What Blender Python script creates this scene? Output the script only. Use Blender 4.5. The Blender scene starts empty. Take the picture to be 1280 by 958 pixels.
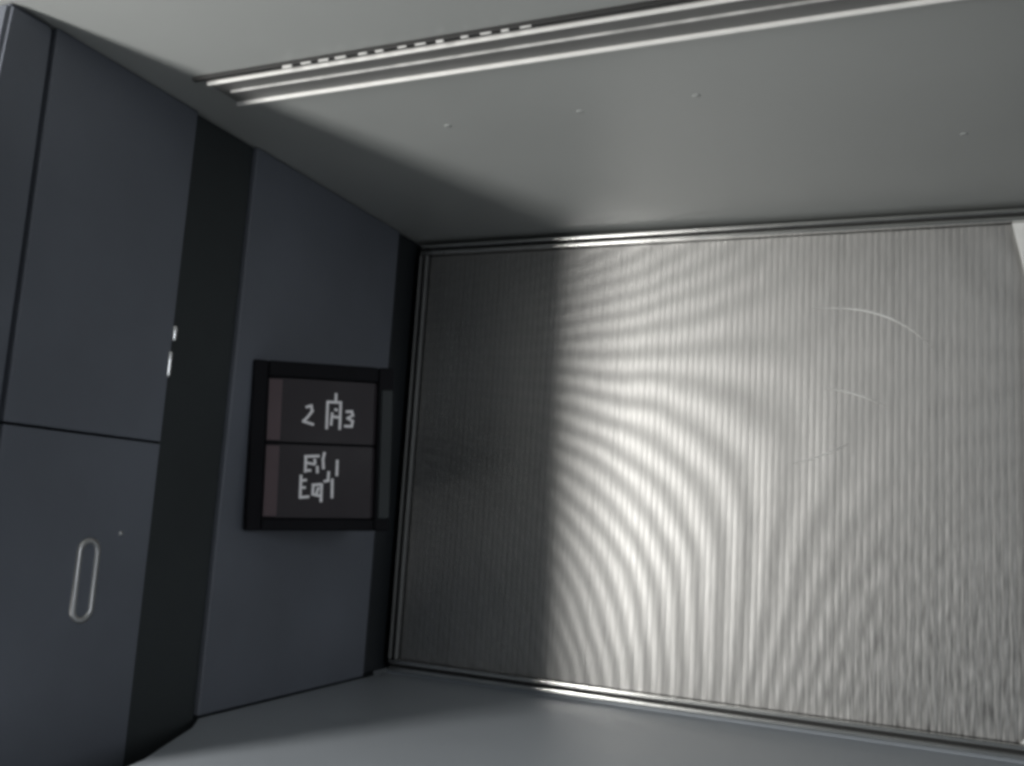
import bpy, bmesh, math, random
from mathutils import Matrix, Vector
random.seed(7)
S = bpy.context.scene
COL = S.collection
FL = 0.1912                       # the lens stands this far above the compartment floor

# ------------------------------------------------------------------ camera
cam = bpy.data.cameras.new('camera'); cam.lens = 1183.1 / 1280 * 36; cam.sensor_width = 36
cam.clip_start = 0.01; cam.clip_end = 50
co = bpy.data.objects.new('camera', cam); COL.objects.link(co)
rt, up, fw = Vector((.9185, .3904, .0627)), Vector((-.0029, -.1519, .9884)), Vector((-.3954, .9080, .1384))
rt.normalize(); fw = (fw - rt * fw.dot(rt)).normalized(); up = rt.cross(fw)
co.matrix_world = Matrix(((rt.x, up.x, -fw.x, 0), (rt.y, up.y, -fw.y, 0), (rt.z, up.z, -fw.z, FL), (0, 0, 0, 1)))
S.camera = co

# ------------------------------------------------------------------ light
w = bpy.data.worlds.new('World'); S.world = w; w.use_nodes = True
bg = w.node_tree.nodes['Background']
bg.inputs[0].default_value = (.80, .90, 1.0, 1); bg.inputs[1].default_value = .025
def area(name, loc, target, sx, sy, power, col):
    l = bpy.data.lights.new(name, 'AREA'); l.shape = 'RECTANGLE'; l.size = sx; l.size_y = sy; l.energy = power; l.color = col
    o = bpy.data.objects.new(name, l); COL.objects.link(o); o.location = loc
    o.rotation_euler = (Vector(target) - Vector(loc)).to_track_quat('-Z', 'Y').to_euler()
    return o
# a tall narrow lamp outside the open side of the compartment, past the end of the dark wall
area('tall_lamp', (-.807, -.18, .20), (-.38, 1.0, .20), .085, 1.2, 17, (1.0, .985, .95))
area('ceiling_fill', (-.62, -.17, -.24), (-.50, .60, .52), .60, .16, 1.0, (1.0, .985, .95))  # unseen fill added below floor level to lift the ceiling; floor shields the panel
# soft fill added off to the right, standing for unseen room light
area('room_fill', (1.75, -.45, .50), (-.57, .6, .15), .9, .8, 10.5, (.90, .95, 1.0))
S.view_settings.view_transform = 'Standard'; S.view_settings.look = 'None'
S.view_settings.exposure = 0; S.view_settings.gamma = 1
S.cycles.filter_width = 3.6

# ------------------------------------------------------------------ materials
def mat(name, col, rough=.5, metal=0., noise=.0, nscale=8., bump=0., bscale=300., spec=.5, rvar=.0, stretch=(1, 1, 1)):
    m = bpy.data.materials.new(name); m.use_nodes = True
    nt = m.node_tree; N = nt.nodes; L = nt.links; b = N['Principled BSDF']
    b.inputs['Roughness'].default_value = rough; b.inputs['Metallic'].default_value = metal
    b.inputs['Specular IOR Level'].default_value = spec
    tc = N.new('ShaderNodeTexCoord'); mp = N.new('ShaderNodeMapping'); mp.inputs['Scale'].default_value = stretch
    L.new(tc.outputs['Object'], mp.inputs[0])
    n1 = N.new('ShaderNodeTexNoise'); n1.inputs['Scale'].default_value = nscale; n1.inputs['Detail'].default_value = 6
    L.new(mp.outputs[0], n1.inputs['Vector'])
    mr = N.new('ShaderNodeMapRange'); mr.inputs[1].default_value = .3; mr.inputs[2].default_value = .7
    mr.inputs[3].default_value = 1 - noise; mr.inputs[4].default_value = 1 + noise
    L.new(n1.outputs[0], mr.inputs[0])
    mx = N.new('ShaderNodeVectorMath'); mx.operation = 'SCALE'; mx.inputs[0].default_value = col
    L.new(mr.outputs[0], mx.inputs['Scale']); L.new(mx.outputs[0], b.inputs['Base Color'])
    if rvar:
        m2 = N.new('ShaderNodeMapRange'); m2.inputs[1].default_value = .3; m2.inputs[2].default_value = .7
        m2.inputs[3].default_value = rough - rvar; m2.inputs[4].default_value = rough + rvar
        L.new(n1.outputs[0], m2.inputs[0]); L.new(m2.outputs[0], b.inputs['Roughness'])
    if bump:
        n2 = N.new('ShaderNodeTexNoise'); n2.inputs['Scale'].default_value = bscale; n2.inputs['Detail'].default_value = 3
        L.new(mp.outputs[0], n2.inputs['Vector'])
        bp = N.new('ShaderNodeBump'); bp.inputs['Strength'].default_value = bump; bp.inputs['Distance'].default_value = .001
        L.new(n2.outputs[0], bp.inputs['Height']); L.new(bp.outputs[0], b.inputs['Normal'])
    return m
M = dict(
    ceil=mat('grey_painted_sheet', (.37, .386, .380), .42, 0, .05, 5, .08, 500, .5, .05),
    floor=mat('grey_floor_sheet', (.38, .41, .445), .40, 0, .05, 5, .08, 500, .5, .05),
    wall=mat('charcoal_panel', (.112, .123, .147), .50, 0, .20, 4.5, .12, 600, .5, .06),
    seal=mat('black_seal', (.030, .035, .037), .6, 0, .1, 10, .1, 400, .3),
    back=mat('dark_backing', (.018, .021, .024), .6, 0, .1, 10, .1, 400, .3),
    alu=mat('bright_aluminium', (.86, .86, .84), .24, 1, .05, 30, 0, 1, .5, .05, (.2, 1, 1)),
    alud=mat('dull_aluminium', (.60, .60, .60), .40, 1, .08, 30, .05, 300, .5, .05, (.2, 1, 1)),
    pale=mat('dull_white_metal', (.50, .50, .49), .4, 0, .25, 60, 0, 1, .5, .1), gap=mat('dark_joint', (.02, .02, .02), .6), railg=mat('rail_grey', (.16, .162, .16), .5, 0, .06, 20),
    black=mat('black_plastic', (.010, .010, .012), .6, 0, .1, 20, .1, 700, .06),
    glossy=mat('button_plastic', (.032, .027, .031), .45, 0, .08, 20, .03, 700, .15, .05),
    edge=mat('button_edge_sheen', (.100, .070, .078), .4, 0, .12, 25),  # lighter pinkish tone standing in for a highlight on the bevel
    ink=mat('pale_lettering', (.90, .88, .90), .5, 0, .08, 300),
    chrome=mat('polished_steel', (.9, .9, .9), .2, 1, .03, 50),
    scr=mat('pale_scratch', (.80, .80, .78), .40, 0, .05, 60),
)

def rib_material():
    """Satin steel with curved moire bands painted into its colour: bands phase = quadratic in the panel's own plane."""
    m = bpy.data.materials.new('moire_ribbed_steel'); m.use_nodes = True
    nt = m.node_tree; N = nt.nodes; L = nt.links; b = N['Principled BSDF']
    b.inputs['Metallic'].default_value = 1; b.inputs['Roughness'].default_value = .555
    geo = N.new('ShaderNodeNewGeometry'); sep = N.new('ShaderNodeSeparateXYZ'); L.new(geo.outputs['Position'], sep.inputs[0])
    def op(o, a, bb=None, c=None):
        n = N.new('ShaderNodeMath'); n.operation = o
        for i, v in enumerate((a, bb, c)):
            if v is None: continue
            if isinstance(v, (int, float)): n.inputs[i].default_value = v
            else: L.new(v, n.inputs[i])
        return n.outputs[0]
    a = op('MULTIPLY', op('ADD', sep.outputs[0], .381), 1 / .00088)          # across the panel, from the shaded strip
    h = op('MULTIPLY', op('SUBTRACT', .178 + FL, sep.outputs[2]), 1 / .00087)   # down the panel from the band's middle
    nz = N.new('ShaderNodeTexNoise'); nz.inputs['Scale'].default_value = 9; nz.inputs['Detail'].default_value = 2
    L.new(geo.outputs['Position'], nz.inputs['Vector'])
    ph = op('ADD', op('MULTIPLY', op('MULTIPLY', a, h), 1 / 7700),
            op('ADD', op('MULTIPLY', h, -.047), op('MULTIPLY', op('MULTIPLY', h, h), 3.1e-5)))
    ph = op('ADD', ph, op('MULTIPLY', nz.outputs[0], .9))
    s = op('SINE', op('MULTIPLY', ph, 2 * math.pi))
    # strength of the painted moire, uneven over the sheet
    n2 = N.new('ShaderNodeTexNoise'); n2.inputs['Scale'].default_value = 6.5; n2.inputs['Detail'].default_value = 4
    L.new(geo.outputs['Position'], n2.inputs['Vector'])
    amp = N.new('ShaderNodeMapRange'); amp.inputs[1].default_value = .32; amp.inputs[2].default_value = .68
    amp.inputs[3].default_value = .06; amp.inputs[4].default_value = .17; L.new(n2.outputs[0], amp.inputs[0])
    # fine vertical grain, also the pattern of the painted aliasing dashes
    mp = N.new('ShaderNodeMapping'); mp.inputs['Scale'].default_value = (520, 1, 36); L.new(geo.outputs['Position'], mp.inputs[0])
    n3 = N.new('ShaderNodeTexNoise'); n3.inputs['Scale'].default_value = 1; n3.inputs['Detail'].default_value = 2; L.new(mp.outputs[0], n3.inputs['Vector'])
    n4 = N.new('ShaderNodeTexNoise'); n4.inputs['Scale'].default_value = 3.5; n4.inputs['Detail'].default_value = 3; L.new(geo.outputs['Position'], n4.inputs['Vector'])

    def ramp(q, lo, hi):
        n = N.new('ShaderNodeMapRange'); n.interpolation_type = 'SMOOTHSTEP'; n.inputs[1].default_value = lo; n.inputs[2].default_value = hi; L.new(q, n.inputs[0]); return n.outputs[0]
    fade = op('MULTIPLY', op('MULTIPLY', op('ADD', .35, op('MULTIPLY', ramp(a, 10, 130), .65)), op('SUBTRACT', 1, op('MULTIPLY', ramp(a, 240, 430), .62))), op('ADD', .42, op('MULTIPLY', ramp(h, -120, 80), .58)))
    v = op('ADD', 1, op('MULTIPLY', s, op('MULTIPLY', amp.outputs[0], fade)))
    dashes = op('MULTIPLY', ramp(a, 180, 480), ramp(h, 60, 420))                 # aliasing dashes painted into the colour, stronger in one corner
    v = op('MULTIPLY', v, op('ADD', 1, op('MULTIPLY', op('SUBTRACT', n3.outputs[0], .5), op('ADD', .45, op('MULTIPLY', dashes, 2.2)))))
    v = op('MULTIPLY', v, op('ADD', .80, op('MULTIPLY', n4.outputs[0], .40)))
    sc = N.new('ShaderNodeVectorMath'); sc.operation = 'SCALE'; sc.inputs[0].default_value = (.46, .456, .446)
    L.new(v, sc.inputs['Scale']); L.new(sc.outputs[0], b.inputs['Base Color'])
    L.new(op('ADD', .555, op('MULTIPLY', s, -.04)), b.inputs['Roughness'])
    return m
M['rib'] = rib_material()

# ------------------------------------------------------------------ builders
def obj(name, bm, m, parent=None, smooth=False):
    me = bpy.data.meshes.new(name); bm.normal_update(); bm.to_mesh(me); bm.free()
    o = bpy.data.objects.new(name, me); COL.objects.link(o)
    me.materials.append(M[m] if isinstance(m, str) else m)
    if smooth:
        for p in me.polygons: p.use_smooth = True
    if parent: o.parent = parent
    return o
def box(bm, x0, x1, y0, y1, z0, z1, bev=0., seg=2):
    t = bmesh.new(); bmesh.ops.create_cube(t, size=1)
    for v in t.verts: v.co = ((x0 + x1) / 2 + v.co.x * (x1 - x0), (y0 + y1) / 2 + v.co.y * (y1 - y0), (z0 + z1) / 2 + v.co.z * (z1 - z0))
    if bev: bmesh.ops.bevel(t, geom=t.edges[:], offset=bev, segments=seg, profile=.5, affect='EDGES')
    me = bpy.data.meshes.new('t'); t.to_mesh(me); t.free(); bm.from_mesh(me); bpy.data.meshes.remove(me); return bm
def B(*a, **k): return box(bmesh.new(), *a, **k)
def prism(bm, pts, axis, a0, a1):
    """polygon pts (2-D) pulled along an axis"""
    def P(p, t):
        return {'x': (t, p[0], p[1]), 'y': (p[0], t, p[1]), 'z': (p[0], p[1], t)}[axis]
    A = [bm.verts.new(P(p, a0)) for p in pts]; C = [bm.verts.new(P(p, a1)) for p in pts]; n = len(pts)
    bm.faces.new(A); bm.faces.new(C[::-1])
    for i in range(n): bm.faces.new((A[i], C[i], C[(i + 1) % n], A[(i + 1) % n]))
    bmesh.ops.recalc_face_normals(bm, faces=bm.faces[:]); return bm
def empty(name, loc):
    o = bpy.data.objects.new(name, None); COL.objects.link(o); o.location = loc; o.empty_display_size = .02; return o
def under(o, p):
    """parent keeping world position (parents here only translate, or carry their own matrix)"""
    bpy.context.view_layer.update(); o.parent = p; o.matrix_parent_inverse = p.matrix_world.inverted(); return o
def tag(o, label, cat, group=None):
    o['label'] = label; o['category'] = cat
    if group: o['group'] = group
    return o
def struct(o, label=None):
    o['kind'] = 'structure'
    if label: o['label'] = label
    return o

CE = .3295 + FL          # ceiling height
XW = -.5746               # face of the dark side wall
PX0, PX1, PZ0, PZ1 = -.5677, .1080, -.1868 + FL, .3235 + FL    # framed panel

# ------------------------------------------------------------------ the compartment
floor = struct(obj('floor', prism(bmesh.new(), [(-.500, .20), (.26, .20), (.26, 1.06), (-.5740, 1.06), (-.5740, .684), (-.555, .655), (-.515, .560), (-.500, .50)], 'z', -.002, 0), 'floor'), 'smooth slate grey floor sheet of the compartment')
upst = obj('upstand', B(XW + .002, .26, 1.001, 1.0295, -.001, PZ0 - .0008), 'floor', floor)
ceiling = struct(obj('ceiling', B(-.70, .26, .05, 1.06, CE, CE + .03), 'ceil'), 'smooth light grey painted ceiling sheet of the compartment')
backw = struct(obj('wall_back', B(-.70, .26, 1.03, 1.06, .001, CE - .001), 'back'), 'dark wall behind the framed ribbed panel')
sidew = struct(obj('wall_side', prism(bmesh.new(), [(.376, -.20), (1.029, -.20), (1.029, .001), (1.029, CE - .001), (.420, CE - .001)], 'x', -.70, XW - .032), 'seal'), 'black side wall carrying the charcoal panels')
# fixed charcoal panels on the side wall
far = obj('wall_panel', B(XW - .0318, XW, .6845, .9534, .0015, CE - .0005, bev=.0016, seg=3), 'wall', sidew)
obj('seal_strip', B(XW - .0315, XW - .0045, .6060, .6840, -.20, CE - .0005, bev=.0010), 'seal', sidew)
pb = prism(bmesh.new(), [(.372, -.20), (.4540, -.20), (.4540, CE - .0005), (.417, CE - .0005)], 'x', XW - .0318, XW - .001)
bmesh.ops.bevel(pb, geom=pb.edges[:], offset=.003, segments=3, affect='EDGES')
post = obj('end_post', pb, 'wall', sidew)                                  # its free edge is leaned to tilt the shadow on the panel
# corner shadow joint beside the framed panel
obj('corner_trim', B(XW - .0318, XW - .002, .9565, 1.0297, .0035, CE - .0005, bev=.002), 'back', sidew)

# tiny rivet heads
def dome(r, hgt, n=12):
    bm = bmesh.new(); bmesh.ops.create_uvsphere(bm, u_segments=n, v_segments=6, radius=1)
    for v in bm.verts: v.co = (v.co.x * r, v.co.y * r, v.co.z * hgt)
    return bm
rv = obj('rivet', dome(.0034, .0007), 'ceil', ceiling, True); rv.location = (-.2554, .690, CE)
for x, y in ((-.3753, .688), (.0327, .8115), (-.159, .686)):
    c = rv.copy(); COL.objects.link(c); c.location = (x, y, CE)
dot = obj('rivet', dome(.0030, .0012), 'alud', sidew, True); dot.location = (XW - .001, .4470, .062 + FL); dot.rotation_euler = (0, math.pi / 2, 0)
c = dot.copy(); COL.objects.link(c); c.location = (XW - .001, .4465, -.074 + FL)

# ------------------------------------------------------------------ cabinet doors
ZS = .0410 + FL           # joint between the two doors
def door(z0, z1, label):
    e = empty('cabinet_door', (XW, .53, z0))
    return tag(e, label, 'door')
up_d = door(ZS, CE, 'upper charcoal cabinet door with a bright latch strip on its edge')
lo_d = door(-.20, ZS, 'lower charcoal cabinet door with an oblong recessed pull')
def leaf(parent, z0, z1, hole=None):
    bm = bmesh.new()
    y0, y1, x0, x1 = .4560, .6030, XW - .030, XW
    box(bm, x0, x1, y0, y1, z0, z1, bev=.0010, seg=3)
    return under(obj('door_leaf', bm, 'wall'), parent)
leaf(up_d, ZS + .0009, CE - .0005)
leaf(lo_d, -.20, ZS - .0009)
# latch strip on the free edge of the upper door: two bright pieces
for z0, z1, yy in ((.0955, .1180, .6022), (.1265, .1400, .6042)):
    under(obj('latch_strip', B(XW - .006, XW + .0022, yy - .0022, yy + .0022, z0 + FL, z1 + FL, bev=.0020, seg=4), 'chrome', None, True), up_d)
# oblong pull: raised bright rim around a dark recess, leaning as the door is hung
def stadium(r, hl, n=10):
    p = [(r * math.cos(t), hl + r * math.sin(t)) for t in [math.pi * i / n for i in range(n + 1)]]
    return p + [(-x, -y) for x, y in p]
pull = under(obj('recessed_pull', prism(bmesh.new(), [(.5412 + y, -.0680 + FL + z) for y, z in stadium(.0066, .0205)], 'x', XW - .002, XW + .0006), 'wall'), lo_d)
bm = bmesh.new()
outer, inner = stadium(.0104, .0212), stadium(.0066, .0205)
n = len(outer); R = []
for pts, x in ((outer, XW - .001), ([(a * .96, b_) for a, b_ in outer], XW + .0028), (inner, XW + .0024), (inner, XW - .001)):
    R.append([bm.verts.new((x, .5412 + y, -.0680 + FL + z)) for y, z in pts])
for k in range(3):
    for i in range(n): bm.faces.new((R[k][i], R[k][(i + 1) % n], R[k + 1][(i + 1) % n], R[k + 1][i]))
bmesh.ops.recalc_face_normals(bm, faces=bm.faces[:])
under(obj('pull_rim', bm, 'alud', None, True), pull)
d2 = obj('screw', dome(.0022, .0012), 'alud', None, True); d2.location = (XW, .5718, -.0331 + FL); d2.rotation_euler = (0, math.pi / 2, 0); under(d2, lo_d)

# ------------------------------------------------------------------ framed ribbed panel
panel = tag(empty('ribbed_panel', ((PX0 + PX1) / 2, 1.0, PZ0)), 'framed satin steel panel of fine vertical ribs filling the far end', 'panel')
under(obj('backing_sheet', B(PX0 + .004, PX1 - .004, 1.004, 1.0292, PZ0 + .004, PZ1 - .004), 'rib'), panel)
fw_ = .0128
def rail(x0, x1, z0, z1, horiz):
    """frame member with two lips and a dark groove between"""
    r = under(obj('frame_rail', B(x0, x1, .9985, 1.0035, z0, z1, bev=.0006), 'gap'), panel)
    if horiz:
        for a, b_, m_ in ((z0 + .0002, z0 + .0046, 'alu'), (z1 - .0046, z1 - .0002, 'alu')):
            under(obj('lip', B(x0 + .0004, x1 - .0004, .9925, .9988, a, b_, bev=.0012, seg=3), m_), r)
    else:
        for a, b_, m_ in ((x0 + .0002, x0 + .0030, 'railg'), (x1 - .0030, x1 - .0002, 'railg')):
            under(obj('lip', B(a, b_, .9925, .9988, z0 + .0004, z1 - .0004, bev=.0010, seg=3), m_), r)
rail(PX0, PX1, PZ0, PZ0 + fw_, True); rail(PX0, PX1, PZ1 - fw_, PZ1, True)
rail(PX0, PX0 + .011, PZ0 + fw_, PZ1 - fw_, False); rail(PX1 - .011, PX1, PZ0 + fw_, PZ1 - fw_, False)
# bright folded tab in the far corner of the frame
under(obj('corner_tab', prism(bmesh.new(), [(PX1 - .026, PZ1 - .0132), (PX1 - .0118, PZ1 - .0132), (PX1 - .0118, PZ1 - .066), (PX1 - .015, PZ1 - .066)], 'y', .9975, 1.0005), 'scr'), panel)
under(obj('corner_tab', prism(bmesh.new(), [(PX1 - .024, PZ0 + .0132), (PX1 - .0118, PZ0 + .0132), (PX1 - .0118, PZ0 + .022), (PX1 - .020, PZ0 + .018)], 'y', .9975, 1.0005), 'scr'), panel)
# ribs
rx0, rx1 = PX0 + .0115, PX1 - .0115
NR = 98; pitch = (rx1 - rx0) / NR
prof = [(-.5, 0), (-.30, -.22), (-.08, -.30), (.12, -.28), (.34, -.16), (.5, 0)]
bm = bmesh.new(); zz = (PZ0 + fw_ + .0003, PZ1 - fw_ - .0003)
rows = [[bm.verts.new((px * pitch, .0022 + py * .00013 / .3 - .0, z)) for px, py in prof] for z in zz]
for i in range(len(prof) - 1): bm.faces.new((rows[0][i], rows[0][i + 1], rows[1][i + 1], rows[1][i]))
bm.faces.new(rows[0][::-1]); bm.faces.new(rows[1]); bm.faces.new((rows[0][0], rows[1][0], rows[1][-1], rows[0][-1]))
bmesh.ops.recalc_face_normals(bm, faces=bm.faces[:])
rib = obj('rib', bm, 'rib'); rib.location = (rx0 + pitch / 2, 1.0, 0); under(rib, panel)
for i in range(1, NR):
    c = rib.copy(); COL.objects.link(c); c.location = (rx0 + (i + .5) * pitch, 1.0 + random.uniform(-.00012, .00012), 0); c.scale.y = random.uniform(.82, 1.12)
# pale rubbed scratches on the ribs
def ribbon(pts, wd):
    bm = bmesh.new(); A = []; 
    for k, (x, z) in enumerate(pts):
        q = wd * math.sin(math.pi * (k + .4) / (len(pts) - .2)) * .5 + .00012
        A.append([bm.verts.new((x, y, z + dz)) for y, dz in ((1.0016, -q), (1.0008, 0), (1.0016, q))])
    for a, b_ in zip(A, A[1:]):
        for j in range(2): bm.faces.new((a[j], b_[j], b_[j + 1], a[j + 1]))
    bmesh.ops.recalc_face_normals(bm, faces=bm.faces[:]); return bm
def curve(p0, p1, p2, n=14):
    return [tuple((1 - t) ** 2 * a + 2 * t * (1 - t) * b_ + t * t * c_ for a, b_, c_ in zip(p0, p1, p2)) for t in [i / n for i in range(n + 1)]]
for p0, p1, p2, wd in (((-.1030, .2310), (-.025, .238), (.0148, .1847), .0018), ((-.0893, .1485), (-.060, .146), (-.030, .130), .0015), ((-.1191, .0700), (-.090, .078), (-.0655, .092), .0012)):
    under(obj('scratch', ribbon([(x, z + FL) for x, z in curve(p0, p1, p2)], wd), 'scr'), panel)

# ------------------------------------------------------------------ slotted rail under the ceiling
slot = tag(empty('slot_rail', (-.2, .57, CE)), 'bright aluminium double slot rail fixed along the grey ceiling', 'rail')
X0, X1 = -.5281, .24
under(obj('channel', B(X0 + .002, X1, .551, .5945, CE - .0018, CE + .0004, bev=.0008), 'railg'), slot)
for y, wd, hh, m_, xs in ((.5495, .0040, .0035, 'gap', X0 - .004), (.5565, .0022, .0046, 'scr', X0 + .004), (.5745, .0018, .0036, 'pale', X0 + .012), (.5945, .0024, .0048, 'scr', X0 + .002)):
    under(obj('ridge', B(xs, X1, y - wd / 2, y + wd / 2, CE - hh, CE + .0003, bev=.0005, seg=2), m_), slot)
tooth = under(obj('tooth', B(-.0045, .0045, -.0009, .0009, -.0013, .0013, bev=.0005), 'pale'), slot)
tooth.location = (-.440, .5485, CE - .0040)
for i in range(1, 13):
    c = tooth.copy(); COL.objects.link(c); c.location = (-.440 + i * .0165 + random.uniform(-.002, .002), .5485, CE - .0040 + random.uniform(0, .001)); c.scale.x = random.uniform(.6, 1.15)

slot.rotation_euler.z = math.radians(-.6); slot.location.y -= .003     # the rail is fitted a touch out of square

# ------------------------------------------------------------------ button unit, turned out from the side wall
unit = tag(empty('button_unit', (0, 0, 0)), 'black two button unit with pale markings angled out from the charcoal wall', 'control panel')
d = 1 / math.sqrt(2)
# local frame: x along the face towards the far panel, y into the unit, z up; origin at the lower near corner
unit.matrix_world = Matrix(((d, -d, 0, -.5712), (d, d, 0, .7165), (0, 0, 1, -.0290 + FL), (0, 0, 0, 1))) @ Matrix.Rotation(math.radians(-2.8), 4, 'Y')
W_, H_ = .1350, .1590
def part(name, bm, m, parent=unit, sm=False): return obj(name, bm, m, parent, sm)
hb = bmesh.new(); prism(hb, [(.0, .001), (.001, 0), (W_ - .002, 0), (W_, .002), (W_, W_ - .010), (W_ - .010, W_ - .004)], 'z', 0, H_)
part('housing', hb, 'black')
# raised bezel bars
for a in ((0, .0140, .0, H_), (W_ - .0150, W_, .0, H_)):
    part('bezel_bar', B(a[0], a[1], -.0060, .0006, a[2], a[3], bev=.0018), 'black')
for z0, z1 in ((0, .0110), (H_ - .0150, H_)):
    part('bezel_bar', B(.0141, W_ - .0151, -.0060, .0006, z0, z1, bev=.0018), 'black')
part('side_fin', B(W_ - .0120, W_ - .0005, -.0078, -.0052, .012, H_ - .022, bev=.0012), 'seal')
def stroke_mesh(strokes, wd, y):
    bm = bmesh.new()
    for st in strokes:
        for (x0, z0), (x1, z1) in zip(st, st[1:]):
            v = Vector((x1 - x0, z1 - z0)); l = v.length or 1e-6; v /= l; nrm = Vector((-v.y, v.x)) * wd / 2; e = v * wd * .45
            q = [(x0 - e.x + nrm.x, z0 - e.y + nrm.y), (x1 + e.x + nrm.x, z1 + e.y + nrm.y), (x1 + e.x - nrm.x, z1 + e.y - nrm.y), (x0 - e.x - nrm.x, z0 - e.y - nrm.y)]
            yy = y - random.uniform(0, .00012)
            prism(bm, q, 'y', yy, yy + .0007)
    return bm
def button(z0, z1):
    x0, x1 = .0150, W_ - .0160
    bm = bmesh.new()
    prism(bm, [(x0, 0), (x0, -.0030), (x0 + .012, -.0050), (x1 - .003, -.0050), (x1, -.0035), (x1, 0)], 'z', z0, z1)
    bmesh.ops.bevel(bm, geom=[e for e in bm.edges if abs(e.verts[0].co.z - e.verts[1].co.z) < 1e-6], offset=.0008, segments=2, affect='EDGES')
    b_ = part('button', bm, 'glossy')
    part('edge_sheen', prism(bmesh.new(), [(x0 + .0008, -.0026), (x0 + .0008, -.0036), (x0 + .0125, -.00555), (x0 + .0125, -.0046)], 'z', z0 + .0015, z1 - .0015), 'edge', b_)  # glossy reflection along the bevel, painted as a lighter strip
    return b_
ZM = .0815
b_lo = button(.0120, ZM - .0012); b_up = button(ZM + .0012, H_ - .0160)
# markings traced as strokes: cell = one mark pixel
ce = .00370
def marks(parent, ox, oz, strokes, wd=.0025):
    st = [[(ox + x * ce, oz + z * ce) for x, z in s] for s in strokes]
    part('lettering', stroke_mesh(st, wd, -.00505), 'ink', parent)
ox = .0480
marks(b_up, ox, .0995, [
    [(.9, 4.6), (2.0, 5.0), (2.3, 3.6), (1.2, 2.0), (.2, .9), (1.2, .6), (2.6, .2)],                       # 2
    ])
marks(b_up, ox, .0995, [
    [(6.2, -.6), (6.2, 5.9)], [(6.2, 6.2), (9.6, 6.2)], [(9.6, 6.2), (9.6, -.6)], [(8.3, 6.5), (8.3, 8.3)],  # framed mark with a tick
    [(7.3, .4), (7.5, 3.2)], [(8.3, 4.3), (8.6, 4.2)], [(8.0, 2.4), (9.2, 2.3)]])
marks(b_up, ox, .0995, [[(11.3, 3.9), (12.6, 4.0), (12.9, 3.0), (11.6, 2.2), (12.9, 1.5), (12.7, .1), (11.0, .1)]])   # 3
marks(b_lo, ox, .0318, [
    [(1.1, 10.2), (4.4, 10.4)], [(1.2, 10.2), (1.2, 6.4)], [(1.4, 8.6), (3.4, 8.3)], [(3.5, 9.4), (3.6, 8.6)], [(1.2, 6.6), (2.4, 6.7)], [(4.2, 7.6), (4.3, 6.3)],
    [(5.9, 11.2), (5.6, 9.6)], [(5.6, 9.6), (5.8, 7.4)]])
marks(b_lo, ox, .0318, [[(9.3, 9.3), (9.3, 5.7)]])
marks(b_lo, ox, .0318, [
    [(.2, 5.2), (.2, -.2)], [(.3, 4.0), (1.4, 4.2)], [(.3, 2.3), (1.2, 2.3)], [(.3, -.2), (2.2, 0)],
    [(3.3, 3.0), (5.4, 3.2)], [(3.4, 3.0), (3.3, .7)], [(4.7, 2.2), (4.2, .6)], [(5.5, 3.1), (5.5, -1.0)], [(3.5, .6), (4.9, .3)],
    [(7.2, 6.3), (7.1, 4.2)], [(6.3, 4.0), (7.2, 4.2)], [(8.2, 4.4), (8.3, .0)]])
